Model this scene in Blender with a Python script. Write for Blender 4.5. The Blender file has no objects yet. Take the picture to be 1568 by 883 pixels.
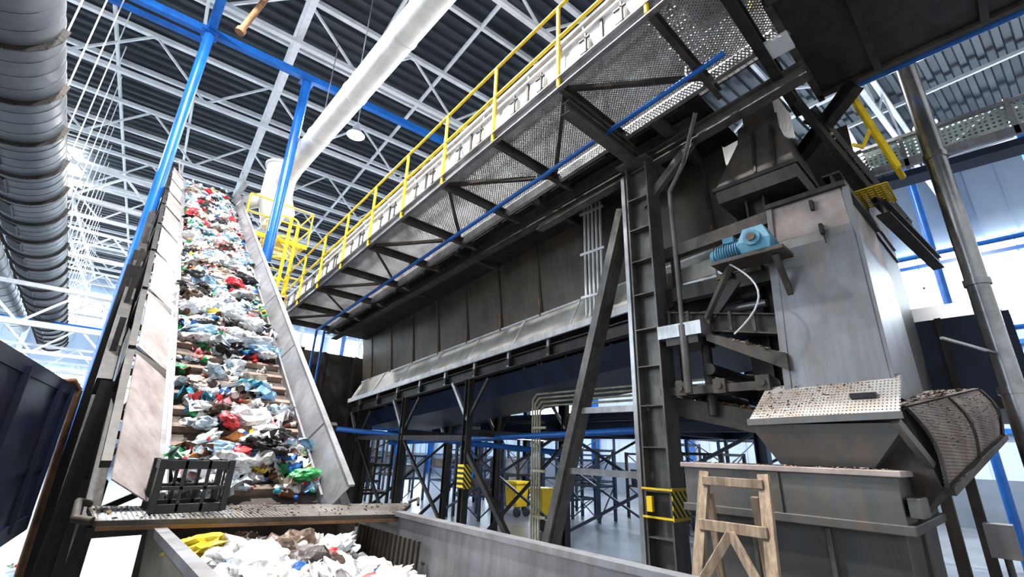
import bpy, math, random, bmesh
from mathutils import Vector, Matrix, noise
random.seed(7)
V=Vector
scene=bpy.context.scene
# ---------------------------------------------------------------- materials
def _nt(name):
    m=bpy.data.materials.new(name); m.use_nodes=True
    nt=m.node_tree; b=nt.nodes['Principled BSDF']; return m,nt,b
def mat(name,c1,c2=None,rough=.5,metal=0.,scale=3.,bump=0.,lo=.4,hi=.65,spec=.5,stretch=None,dirt=None,damt=.5):
    m,nt,b=_nt(name); N=nt.nodes; L=nt.links
    if c2 is None: c2=tuple(x*.7 for x in c1)
    tc=N.new('ShaderNodeTexCoord'); no=N.new('ShaderNodeTexNoise'); no.inputs['Scale'].default_value=scale
    no.inputs['Detail'].default_value=8; no.inputs['Roughness'].default_value=.65
    if stretch:
        mp=N.new('ShaderNodeMapping'); mp.inputs['Scale'].default_value=stretch
        L.new(tc.outputs['Object'],mp.inputs[0]); L.new(mp.outputs[0],no.inputs['Vector'])
    else: L.new(tc.outputs['Object'],no.inputs['Vector'])
    r=N.new('ShaderNodeValToRGB'); r.color_ramp.elements[0].position=lo; r.color_ramp.elements[1].position=hi
    r.color_ramp.elements[0].color=(*c1,1); r.color_ramp.elements[1].color=(*c2,1)
    L.new(no.outputs['Fac'],r.inputs[0]); out=r.outputs[0]
    if dirt:
        mp=N.new('ShaderNodeMapping'); mp.inputs['Scale'].default_value=(9,9,.9);L.new(tc.outputs['Object'],mp.inputs[0])
        n3=N.new('ShaderNodeTexNoise');n3.inputs['Scale'].default_value=1.;n3.inputs['Detail'].default_value=10;n3.inputs['Roughness'].default_value=.7
        L.new(mp.outputs[0],n3.inputs['Vector'])
        r3=N.new('ShaderNodeValToRGB');r3.color_ramp.elements[0].position=.44;r3.color_ramp.elements[1].position=.7
        r3.color_ramp.elements[0].color=(0,0,0,1);r3.color_ramp.elements[1].color=(damt,damt,damt,1);L.new(n3.outputs['Fac'],r3.inputs[0])
        mx=N.new('ShaderNodeMixRGB');mx.inputs[2].default_value=(*dirt,1);L.new(r3.outputs[0],mx.inputs[0]);L.new(out,mx.inputs[1]);out=mx.outputs[0]
    L.new(out,b.inputs['Base Color'])
    b.inputs['Roughness'].default_value=rough; b.inputs['Metallic'].default_value=metal
    b.inputs['Specular IOR Level'].default_value=spec
    if bump:
        n2=N.new('ShaderNodeTexNoise'); n2.inputs['Scale'].default_value=scale*6; n2.inputs['Detail'].default_value=5
        L.new(tc.outputs['Object'],n2.inputs['Vector'])
        bp=N.new('ShaderNodeBump'); bp.inputs['Strength'].default_value=bump; bp.inputs['Distance'].default_value=.02
        L.new(n2.outputs['Fac'],bp.inputs['Height']); L.new(bp.outputs[0],b.inputs['Normal'])
    return m
def perf(name,c1,c2,axes,period=.03,rad=.3,rough=.5):
    m=mat(name,c1,c2,rough,.1,3.,0.)
    nt=m.node_tree;N=nt.nodes;L=nt.links;b=N['Principled BSDF']
    tc=N.new('ShaderNodeTexCoord'); sp=N.new('ShaderNodeSeparateXYZ'); L.new(tc.outputs['Object'],sp.inputs[0])
    outs=[]
    for a in axes:
        d=N.new('ShaderNodeMath');d.operation='DIVIDE';d.inputs[1].default_value=period;L.new(sp.outputs[a],d.inputs[0])
        f=N.new('ShaderNodeMath');f.operation='FRACT';L.new(d.outputs[0],f.inputs[0])
        s=N.new('ShaderNodeMath');s.operation='SUBTRACT';s.inputs[1].default_value=.5;L.new(f.outputs[0],s.inputs[0])
        p=N.new('ShaderNodeMath');p.operation='MULTIPLY';L.new(s.outputs[0],p.inputs[0]);L.new(s.outputs[0],p.inputs[1]);outs.append(p)
    a=N.new('ShaderNodeMath');a.operation='ADD';L.new(outs[0].outputs[0],a.inputs[0]);L.new(outs[1].outputs[0],a.inputs[1])
    g=N.new('ShaderNodeMath');g.operation='GREATER_THAN';g.inputs[1].default_value=rad*rad;L.new(a.outputs[0],g.inputs[0])
    L.new(g.outputs[0],b.inputs['Alpha'])
    return m
def emit(name,c,s):
    m,nt,b=_nt(name); b.inputs['Base Color'].default_value=(*c,1)
    b.inputs['Emission Color'].default_value=(*c,1); b.inputs['Emission Strength'].default_value=s; return m
def stripes(name):
    m,nt,b=_nt(name);N=nt.nodes;L=nt.links
    tc=N.new('ShaderNodeTexCoord');sp=N.new('ShaderNodeSeparateXYZ');L.new(tc.outputs['Object'],sp.inputs[0])
    a=N.new('ShaderNodeMath');a.operation='ADD';L.new(sp.outputs['X'],a.inputs[0]);L.new(sp.outputs['Z'],a.inputs[1])
    d=N.new('ShaderNodeMath');d.operation='DIVIDE';d.inputs[1].default_value=.085;L.new(a.outputs[0],d.inputs[0])
    f=N.new('ShaderNodeMath');f.operation='FRACT';L.new(d.outputs[0],f.inputs[0])
    r=N.new('ShaderNodeValToRGB');r.color_ramp.interpolation='CONSTANT'
    r.color_ramp.elements[0].color=(.9,.68,.02,1);r.color_ramp.elements[1].position=.5;r.color_ramp.elements[1].color=(.01,.01,.01,1)
    L.new(f.outputs[0],r.inputs[0]);L.new(r.outputs[0],b.inputs['Base Color']);b.inputs['Roughness'].default_value=.5
    return m
def vcol(name,rough=.35,dk=(.45,.4,.36),bumpk=.5):
    m,nt,b=_nt(name);N=nt.nodes;L=nt.links
    a=N.new('ShaderNodeAttribute');a.attribute_name='Col'
    tc=N.new('ShaderNodeTexCoord');no=N.new('ShaderNodeTexNoise');no.inputs['Scale'].default_value=18;no.inputs['Detail'].default_value=6
    L.new(tc.outputs['Object'],no.inputs['Vector'])
    r=N.new('ShaderNodeValToRGB');r.color_ramp.elements[0].position=.34;r.color_ramp.elements[0].color=(*dk,1);r.color_ramp.elements[1].position=.48;r.color_ramp.elements[1].color=(1,1,1,1)
    L.new(no.outputs['Fac'],r.inputs[0])
    mx=N.new('ShaderNodeMixRGB');mx.blend_type='MULTIPLY';mx.inputs[0].default_value=1
    L.new(a.outputs['Color'],mx.inputs[1]);L.new(r.outputs[0],mx.inputs[2]);L.new(mx.outputs[0],b.inputs['Base Color'])
    bp=N.new('ShaderNodeBump');bp.inputs['Strength'].default_value=bumpk;bp.inputs['Distance'].default_value=.02
    L.new(no.outputs['Fac'],bp.inputs['Height']);L.new(bp.outputs[0],b.inputs['Normal'])
    b.inputs['Roughness'].default_value=rough
    return m
DU=(.3,.23,.18)
white=mat('white_paint',(.8,.81,.82),(.66,.67,.68),.45)
panelw=mat('white_panel',(.76,.76,.76),(.46,.43,.4),.5,0,2,lo=.5,hi=.8,dirt=DU,damt=.5)
beige=mat('beige_cover',(.5,.46,.42),(.33,.3,.27),.6)
blue=mat('blue_paint',(.012,.15,.52),(.012,.1,.38),.3)
dblue=mat('dark_blue_steel',(.014,.032,.075),(.008,.015,.034),.45)
cblue=mat('container_blue',(.006,.018,.075),(.008,.009,.02),.42,.0,2.,spec=.35,dirt=(.06,.03,.015),damt=.5)
yellow=mat('yellow_paint',(.85,.6,.02),(.6,.38,.03),.45,0,5,lo=.5,hi=.8)
galv=mat('galvanised',(.42,.42,.43),(.23,.23,.24),.38,.6,2.5,dirt=(.2,.16,.13))
gratem=mat('grating_galvanised',(.6,.6,.6),(.38,.37,.36),.5,.3,2.5)
guard=mat('guard_steel',(.42,.43,.46),(.26,.26,.28),.4,.4,2.2,.1,dirt=(.24,.2,.18),damt=.7)
guardp=mat('guard_panel',(.44,.39,.385),(.28,.24,.235),.55,.1,2.2,.1,dirt=(.2,.16,.14),damt=.7)
chute=mat('chute_grey',(.27,.275,.29),(.17,.168,.17),.4,.3,1.3,.06,dirt=(.2,.15,.12),damt=.7)
chutetop=mat('chute_dusty',(.42,.35,.32),(.24,.19,.17),.7,.1,2.)
boxgrey=mat('box_grey',(.14,.145,.145),(.09,.09,.088),.42,.3,1.5,.08,dirt=(.2,.15,.11),damt=.65)
dark=mat('dark_steel',(.038,.036,.035),(.017,.015,.014),.5,.3,3,.15,dirt=(.1,.075,.055),damt=.4)
grit=mat('dirty_steel',(.09,.082,.072),(.036,.031,.027),.6,.25,3,.2,dirt=(.15,.105,.07),damt=.6)
colm=mat('column_steel',(.14,.135,.127),(.065,.058,.052),.45,.35,3,.1,dirt=(.25,.22,.19),damt=.5)
body=mat('trommel_cover',(.105,.086,.063),(.046,.037,.028),.5,.15,1.2,.15,dirt=(.16,.12,.085),damt=.5)
rust=mat('rusty_orange',(.25,.13,.06),(.1,.055,.03),.7,.1,5,.2)
rubber=mat('belt_rubber',(.14,.11,.095),(.06,.045,.04),.75,0,5,.3)
slat=mat('belt_flight',(.34,.25,.2),(.14,.1,.08),.75,0,6,.3)
wood=mat('weathered_wood',(.45,.34,.24),(.22,.16,.11),.75,0,3,.2,stretch=(8,8,1),dirt=(.12,.09,.07),damt=.8)
black=mat('black_plastic',(.012,.012,.014),(.03,.03,.03),.35,0,5)
motorb=mat('motor_blue',(.1,.3,.42),(.05,.16,.24),.45,0,6)
yconduit=mat('conduit_cream',(.5,.46,.33),(.25,.22,.15),.5,.2)
condw=mat('conduit_white',(.7,.7,.7),(.5,.5,.5),.4,.2)
roofm=mat('roof_sheet',(.045,.056,.068),(.034,.042,.052),.5,.2,1.)
wallm=mat('wall_panel',(.5,.6,.72),(.4,.5,.62),.6,0,.3)
walld=mat('wall_plinth',(.16,.2,.26),(.1,.13,.17),.6,0,.3)
floorm=mat('concrete',(.2,.22,.25),(.12,.13,.15),.28,0,.8,.1)
duct=mat('duct_grey',(.15,.16,.17),(.09,.1,.11),.5,.2,1.5)
stainless=mat('stainless',(.42,.42,.42),(.23,.23,.23),.25,.9,2,dirt=(.2,.17,.15))
perfYZ=perf('perforated_cover_side',(.64,.62,.58),(.42,.37,.32),'YZ',.02,.24)
perfLid=perf('perforated_cover_lid',(.66,.62,.58),(.44,.34,.27),'YZ',.024,.2,.7)
perfXZ=perf('perforated_cover_trough',(.33,.27,.24),(.18,.13,.105),'XZ',.024,.22,.75)
perfTray=perf('perforated_tray',(.33,.31,.29),(.13,.115,.1),'XY',.024,.36)
green=perf('green_mesh',(.5,.58,.5),(.36,.42,.36),'YZ',.06,.3)
stripe=stripes('hazard_stripes')
glass=emit('window_daylight',(.8,.91,1.),14.)
glow=emit('lamp_glow',(1,1,.95),6.)
plast=vcol('plastic_film',.42)
# ---------------------------------------------------------------- mesh builder
class M:
    def __init__(s): s.v=[];s.f=[];s.m=[];s.s=[]
    def add(s,pts,faces,mi,sm=False):
        o=len(s.v); s.v+= [tuple(p) for p in pts]
        for f in faces: s.f.append(tuple(i+o for i in f)); s.m.append(mi); s.s.append(sm)
    def ext(s,a,b,prof,mi,up=(0,0,1)):
        a=V(a);b=V(b);d=(b-a).normalized();up=V(up)
        if abs(d.dot(up.normalized()))>.98: up=V((0,1,0)) if abs(d.y)<.9 else V((1,0,0))
        sd=d.cross(up).normalized();u=sd.cross(d)
        n=len(prof);P=[a+sd*p[0]+u*p[1] for p in prof]+[b+sd*p[0]+u*p[1] for p in prof]
        F=[(i,(i+1)%n,(i+1)%n+n,i+n) for i in range(n)]+[tuple(range(n))[::-1],tuple(range(n,2*n))]
        s.add(P,F,mi)
    def beam(s,a,b,w,h,mi,up=(0,0,1)):
        w/=2;h/=2; s.ext(a,b,[(-w,-h),(w,-h),(w,h),(-w,h)],mi,up)
    def ib(s,a,b,w,h,t,mi,up=(0,0,1)):
        w/=2;h/=2;t2=t/2
        s.ext(a,b,[(-w,-h),(w,-h),(w,-h+t),(t2,-h+t),(t2,h-t),(w,h-t),(w,h),(-w,h),(-w,h-t),(-t2,h-t),(-t2,-h+t),(-w,-h+t)],mi,up)
    def ch(s,a,b,w,h,t,mi,up=(0,0,1)):
        h/=2; s.ext(a,b,[(0,-h),(w,-h),(w,-h+t),(t,-h+t),(t,h-t),(w,h-t),(w,h),(0,h)],mi,up)
    def ang(s,a,b,w,t,mi,up=(0,0,1)):
        s.ext(a,b,[(0,0),(w,0),(w,t),(t,t),(t,w),(0,w)],mi,up)
    def box(s,lo,hi,mi):
        x0,y0,z0=lo;x1,y1,z1=hi
        s.hexa([(x0,y0,z0),(x1,y0,z0),(x1,y1,z0),(x0,y1,z0),(x0,y0,z1),(x1,y0,z1),(x1,y1,z1),(x0,y1,z1)],mi)
    def hexa(s,p,mi):
        s.add(p,[(0,3,2,1),(4,5,6,7),(0,1,5,4),(1,2,6,5),(2,3,7,6),(3,0,4,7)],mi)
    def tube(s,a,b,r,mi,n=14,r2=None,cap=True):
        a=V(a);b=V(b);d=(b-a).normalized();r2=r if r2 is None else r2
        up=V((0,0,1)) if abs(d.z)<.95 else V((0,1,0))
        sd=d.cross(up).normalized();u=sd.cross(d);P=[]
        for c,rr in((a,r),(b,r2)):
            for i in range(n):
                t=2*math.pi*i/n;P.append(c+sd*math.cos(t)*rr+u*math.sin(t)*rr)
        s.add(P,[(i,(i+1)%n,(i+1)%n+n,i+n) for i in range(n)],mi,True)
        if cap: s.add(P,[tuple(range(n))[::-1],tuple(range(n,2*n))],mi)
    def ball(s,c,r,mi,n=10,k=6):
        P=[];F=[]
        for j in range(k+1):
            ph=math.pi*j/k
            for i in range(n):
                t=2*math.pi*i/n;P.append((c[0]+r*math.sin(ph)*math.cos(t),c[1]+r*math.sin(ph)*math.sin(t),c[2]+r*math.cos(ph)))
        for j in range(k):
            for i in range(n): F.append((j*n+i,(j+1)*n+i,(j+1)*n+(i+1)%n,j*n+(i+1)%n))
        s.add(P,F,mi,True)
    def pipe(s,pts,r,mi,n=10):
        for i in range(len(pts)-1): s.tube(pts[i],pts[i+1],r,mi,n)
        for p in pts[1:-1]: s.ball(p,r,mi,n)
    def plate(s,q,t,mi):
        q=[V(p) for p in q];n=(q[1]-q[0]).cross(q[3]-q[0]).normalized()*t
        s.hexa([p for p in q]+[p+n for p in q],mi)
    def loft(s,secs,mi,cap=True):
        n=len(secs[0]);P=[p for q in secs for p in q];F=[]
        for k in range(len(secs)-1):
            for i in range(n): F.append((k*n+i,k*n+(i+1)%n,(k+1)*n+(i+1)%n,(k+1)*n+i))
        if cap:F+= [tuple(range(n))[::-1],tuple(range((len(secs)-1)*n,len(secs)*n))]
        s.add(P,F,mi)
    def grid(s,O,U,W,sp,w,mi,t=.006,diag=True):
        O=V(O);U=V(U);W=V(W);lu=U.length;lw=W.length;u=U/lu;x=W/lw;nn=u.cross(x)
        if diag:
            k=-lw
            while k<lu:
                for sg in(1,-1):
                    a0=max(k,0);a1=min(k+lw,lu)
                    if a1-a0>.01:
                        v0=a0-k;v1=a1-k
                        if sg<0:v0=lw-v0;v1=lw-v1
                        s.beam(O+u*a0+x*v0,O+u*a1+x*v1,w,t,mi,nn)
                k+=sp
        else:
            k=0
            while k<=lu: s.beam(O+u*k,O+u*k+W,w,t,mi,nn);k+=sp
            k=0
            while k<=lw: s.beam(O+x*k,O+x*k+U,w,t,mi,nn);k+=sp
    def build(s,name,mats,bevel=0,rotz=0):
        me=bpy.data.meshes.new(name);me.from_pydata(s.v,[],s.f)
        for m in mats: me.materials.append(m)
        me.polygons.foreach_set('material_index',s.m);me.polygons.foreach_set('use_smooth',s.s)
        me.update();ob=bpy.data.objects.new(name,me);scene.collection.objects.link(ob)
        if bevel:
            b=ob.modifiers.new('bev','BEVEL');b.width=bevel;b.segments=2;b.limit_method='ANGLE';b.angle_limit=.9
        ob.rotation_euler[2]=rotz
        return ob
U=random.uniform
# ---------------------------------------------------------------- room shell
m=M();m.box((-16,-8,-.2),(26,47,0),0);m.build('floor',[floorm])
RZ=math.radians(-5)
m=M();y=-9;P=[];F=[]
while y<50:
    for dy,dz in((0,0),(.15,0),(.19,.1),(.36,.1)):
        P+=[(-24,y+dy,13.8+dz),(26,y+dy,13.8+dz)]
    y+=.4
n=len(P)//2
for i in range(n-1):F.append((2*i,2*i+1,2*i+3,2*i+2))
m.add(P,F,0);m.build('ceiling',[roofm],rotz=RZ)
def wall(name,p0,p1,z1,nrm,cm):
    m=M();p0=V(p0);p1=V(p1);d=(p1-p0);L=d.length;d/=L;nv=V(nrm)
    m.beam(p0+V((0,0,z1/2)),p1+V((0,0,z1/2)),.2,z1,0)
    m.beam(p0+nv*.14+V((0,0,.8)),p1+nv*.14+V((0,0,.8)),.1,1.6,2)
    k=0
    while k<L:
        m.beam(p0+d*k+nv*.12,p0+d*k+nv*.12+V((0,0,z1)),.08,.05,0);k+=.9
    k=0
    while k<L:
        m.ib(p0+d*k+nv*.4,p0+d*k+nv*.4+V((0,0,z1)),.3,.4,.03,1);k+=6
    for z in(3.2,6.2,9.6): m.beam(p0+nv*.3+V((0,0,z)),p1+nv*.3+V((0,0,z)),.12,.16,1)
    m.build(name,[wallm,cm,walld])
def window(i,c,d,w,h,nrm):
    m=M();c=V(c);d=V(d);nv=V(nrm)
    m.beam(c-d*w/2+nv*.2,c+d*w/2+nv*.2,.03,h,0)
    for t in(-h/2,0,h/2): m.beam(c-d*w/2+nv*.24+V((0,0,t)),c+d*w/2+nv*.24+V((0,0,t)),.06,.07,1)
    k=-w/2
    while k<=w/2+.01: m.beam(c+d*k+nv*.24-V((0,0,h/2)),c+d*k+nv*.24+V((0,0,h/2)),.06,.06,1);k+=1.2
    m.build('window_%d'%i,[glass,white])
wall('wall_back',(-16,46,0),(26,46,0),13.6,(0,-1,0),white)
wall('wall_right',(24,-6,0),(24,46,0),13.6,(-1,0,0),blue)
wall('wall_left',(-15,2,0),(-15,46,0),13.6,(1,0,0),white)
wi=1
for x,w in((-11,7),(-3.2,6.6),(5,7.2),(13,6),(20,6)):
    window(wi,(x,46,11.),(1,0,0),w,2.2,(0,-1,0));wi+=1
    window(wi,(x,46,5.4),(1,0,0),w,2.0,(0,-1,0));wi+=1
for y in(-3.2,3.2,9.6,16,23,31,39):
    window(wi,(24,y,8.7),(0,1,0),5.8,3.,(-1,0,0));wi+=1
for y in(21,30,39):
    window(wi,(24,y,4.0),(0,1,0),6,1.6,(-1,0,0));wi+=1
for y in(12,21,30,39):
    window(wi,(-15,y,9.5),(0,1,0),7.2,2.4,(1,0,0));wi+=1
    window(wi,(-15,y,5),(0,1,0),7.2,2.,(1,0,0));wi+=1
m=M();m.box((-5,25,13.55),(-2.6,29,13.6),0)
for x in(-5,-3.8,-2.6):m.beam((x,25,13.52),(x,29,13.52),.08,.08,1)
m.build('skylight_window',[emit('sky_glass',(.9,.96,1),22.),white])
# roof trusses
m=M()
ys=[2.2+4.3*i for i in range(11)]
for y in ys:
    m.beam((-20,y,11.9),(25,y,11.9),.13,.13,0);m.beam((-20,y,13.5),(25,y,13.5),.14,.14,0)
    x=-20
    while x<24.5:
        m.beam((x,y,11.9),(x+1.6,y,13.5),.06,.06,0);m.beam((x+1.6,y,13.5),(x+3.2,y,11.9),.06,.06,0);x+=3.2
    y2=y+2.15;m.beam((-20,y2,13.65),(25,y2,13.65),.1,.16,0)
for x in [-18.3+6.4*i for i in range(7)]:
    m.beam((x,-4,12.1),(x,45,12.1),.16,.14,0);m.beam((x,-4,13.4),(x,45,13.4),.12,.12,0)
    y=-2.1
    while y<44: 
        m.beam((x,y,12.1),(x,y+2.15,13.4),.07,.07,0);m.beam((x,y+2.15,13.4),(x,y+4.3,12.1),.07,.07,0);y+=4.3
    for x2 in(x+2.1,x+4.2): m.beam((x2,-4,13.6),(x2,45,13.6),.08,.12,0)
m.build('roof_truss_framework',[white],rotz=RZ)
m=M()
for y in(20,27,34,41):
    for x in(-12,-7.5):
        m.tube((x,y,0),(x,y,12),.15,0)
    for z in(5.2,9.6):
        m.beam((-14,y,z),(5,y,z),.14,.14,0);m.beam((-14,y,z+1.2),(5,y,z+1.2),.12,.12,0)
        x=-14
        while x<4:m.beam((x,y,z),(x+1.2,y,z+1.2),.07,.07,0);m.beam((x+1.2,y,z+1.2),(x+2.4,y,z),.07,.07,0);x+=2.4
m.build('white_lattice_gantry',[white])
# ---------------------------------------------------------------- blue portal
m=M()
m.tube((.06,10.6,0),(.06,10.6,13.2),.1,0);m.tube((2.2,10.5,0),(2.2,10.5,10.9),.11,0)
m.beam((-3.2,10.95,10.8),(8.5,9.85,10.8),.14,.18,0)
m.beam((-3.2,11.5,10.9),(.1,11.15,10.9),.1,.1,0)
m.beam((.07,3,10.8),(.07,12,10.8),.14,.16,0)
for x,y in((.06,10.6),(2.2,10.5)): m.box((x-.16,y-.16,10.68),(x+.16,y+.16,10.72),0);m.box((x-.2,y-.2,0),(x+.2,y+.2,.03),0)
m.build('blue_steel_portal_frame',[blue])
m=M();m.tube((.5,8.9,9.8),(.75,8.9,10.9),.06,0);m.tube((.48,8.9,9.7),(.5,8.9,9.8),.09,0);m.build('rusty_drain_pipe',[rust])
m=M();m.tube((-14,30,6.9),(23.4,30,6.9),.16,0);
for x in(-6,0,6,12):m.tube((x,30,0),(x,30,12),.14,0)
m.build('blue_pipe_rack',[blue])
m=M();m.tube((2.62,2.5,9),(2.62,13.2,9),.26,0,24)
for y in(4,6,8,10,12):m.tube((2.62,y,9),(2.62,y+.05,9),.275,0,24);m.tube((2.62,y,9.2),(2.62,y,11.9),.012,1,6)
m.tube((2.62,13.0,8.3),(2.62,13.0,9.5),.4,0,24);m.tube((2.62,13,7.6),(2.62,13,8.3),.2,0,20,.4)
m.tube((2.62,13,9.5),(2.62,13,9.56),.46,0,24);m.tube((2.62,13.1,8.6),(1.4,13.9,8.1),.2,0,18);m.tube((2.62,12.9,8.9),(3.3,14.5,8.9),.26,0,18)
m.build('white_ventilation_pipe',[white,galv])
# left big duct
m=M();m.tube((-2.2,1.5,7.6),(-2.2,42,7.6),.66,0,40)
y=2
while y<40:
    m.tube((-2.2,y,7.6),(-2.2,y+.02,7.6),.668,0,40);y+=.37
y=3
while y<40:
    c=V((-2.2,y,7.6));a=math.radians(248);nr=V((math.cos(a),0,math.sin(a)));tg=V((-nr.z,0,nr.x))
    p=c+nr*.66;m.beam(p-V((0,.4,0)),p+V((0,.4,0)),.34,.05,1,nr)
    for k in range(-3,4): m.beam(p+V((0,k*.11,0))-tg*.16+nr*.03,p+V((0,k*.11,0))+tg*.16+nr*.03,.012,.02,0,nr)
    for k in range(10):
        a0=math.radians(180+18*k);a1=math.radians(198+18*k)
        m.beam(c+V((math.cos(a0)*.7,.75,math.sin(a0)*.7)),c+V((math.cos(a1)*.7,.75,math.sin(a1)*.7)),.08,.03,2,(0,1,0))
    m.tube((-2.9,y+.75,7.6),(-2.9,y+.75,12),.012,3,6);m.tube((-1.5,y+.75,7.6),(-1.5,y+.75,12),.012,3,6)
    y+=1.5
m.build('ventilation_duct',[duct,black,dark,white])
m=M();m.tube((-4.1,3,8.5),(-4.1,42,8.5),.5,0,24)
y=3
while y<40: m.tube((-4.1,y,8.5),(-4.1,y+.05,8.5),.52,0,24);m.tube((-4.1,y,9),(-4.1,y,12),.015,0,6);y+=1.4
m.build('ventilation_duct',[duct])
# ---------------------------------------------------------------- inclined conveyor
S=.71;Y0=3.95;Y1=13.2;Zb=1.55
def bz(y):return Zb+S*(y-Y0)
dn=V((0,-S,1)).normalized()
def bp(x,y,h=0):return V((x,y,bz(y)))+dn*h
m=M()
m.plate([bp(.55,Y0),bp(1.57,Y0),bp(1.57,Y1),bp(.55,Y1)],.03,0)
y=Y0+.1
while y<Y1:
    m.beam(bp(.57,y,.05),bp(1.55,y,.05),.05,.07,1,dn);y+=.2
m.plate([bp(.53,Y0,0),bp(.55,Y0,0),bp(.55,Y1,0),bp(.53,Y1,0)],.16,2)
m.plate([bp(1.57,Y0,0),bp(1.59,Y0,0),bp(1.59,Y1,0),bp(1.57,Y1,0)],.1,2)
m.plate([bp(.49,Y0,.16),bp(.56,Y0,.13),bp(.56,Y1,.13),bp(.49,Y1,.16)],.012,2)
y=Y0-.1;i=0
while y<Y1:
    y2=min(y+1.0,Y1)
    if i==0:y2=y+1.25
    m.plate([bp(.24,y,.36),bp(.5,y,.15),bp(.5,y2,.15),bp(.24,y2,.36)],.008,3)
    m.plate([bp(.2,y2,.36),bp(.5,y2,.15),bp(.5,y2+.11,.15),bp(.2,y2+.11,.36)],.014,4)
    m.beam(bp(.19,y2+.05,-.25),bp(.2,y2+.05,.42),.05,.06,4)
    y=y2+.11;i+=1
m.beam(bp(.2,Y0,.37),bp(.2,Y1,.37),.05,.05,4,dn)
m.beam(bp(.22,Y0,-.2),bp(.22,Y1,-.2),.08,.3,4,dn)
m.beam(bp(1.85,Y0,-.2),bp(1.85,Y1,-.2),.08,.3,4,dn)
m.plate([bp(1.58,Y0-.1,.0),bp(1.71,Y0-.1,.28),bp(1.71,Y1,.28),bp(1.58,Y1,.0)],-.01,2)
m.beam(bp(1.72,Y0-.1,.28),bp(1.72,Y1,.28),.05,.02,2,dn)
y=Y0+.6
while y<Y1:m.beam(bp(1.59,y,.02),bp(1.705,y,.28),.012,.012,2);m.beam(bp(1.8,y,-.2),bp(1.8,y,.26),.05,.05,4);y+=1.3
m.tube(bp(.5,Y1,-.1),bp(1.65,Y1,-.1),.22,4,20)
m.plate([bp(.3,Y1-.1,.5),bp(.45,Y1-.1,.0),bp(.45,Y1+.5,.0),bp(.3,Y1+.5,.5)],.02,3)
m.plate([bp(1.7,Y1-.1,.0),bp(1.85,Y1-.1,.55),bp(1.85,Y1+.5,.55),bp(1.7,Y1+.5,.0)],.02,2)
for x in(.22,1.85):
    m.beam(bp(x,Y0,-.9),bp(x,Y1,-.9),.08,.1,4,dn)
    y=Y0
    while y<Y1-.8:
        m.beam(bp(x,y,-.9),bp(x,y+.8,-.2),.05,.05,4);m.beam(bp(x,y+.8,-.2),bp(x,y+.8,-.9),.05,.05,4);y+=.8
    for yy in(4.6,6.6,9.4,12.4):
        m.ib((x,yy,0),(x,yy,bz(yy)-.3),.14,.14,.012,4);m.box((x-.12,yy-.12,0),(x+.12,yy+.12,.02),4)
for yy in(6.6,9.4,12.4):
    m.beam((.22,yy,1.2),(1.85,yy,bz(yy)-1.4),.06,.06,4);m.beam((.22,yy,bz(yy)-1.2),(1.85,yy,bz(yy)-1.2),.1,.1,4)
y=Y0
while y<Y1:m.beam(bp(.22,y,-.12),bp(1.85,y,-.12),.06,.06,4);y+=.8
m.ib((.1,6.9,0),(.1,6.9,3.95),.2,.16,.015,4);m.ib((.1,5.2,0),(.14,5.2,2.45),.12,.12,.012,4)
m.beam((.1,5.2,2.4),(.1,9.8,5.75),.1,.16,4);m.beam((.1,5.2,.8),(.1,6.9,3.0),.06,.06,4)
for y in(5.6,6.5,7.4,8.3,9.2):m.beam((.1,y,bz(y)-.2),(.1,y,bz(y)+.35),.05,.12,4)
m.box((.02,7.6,bz(7.6)),(.17,8.0,bz(7.6)+.25),4)
m.build('inclined_waste_conveyor',[rubber,slat,guard,guardp,dark])
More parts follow.
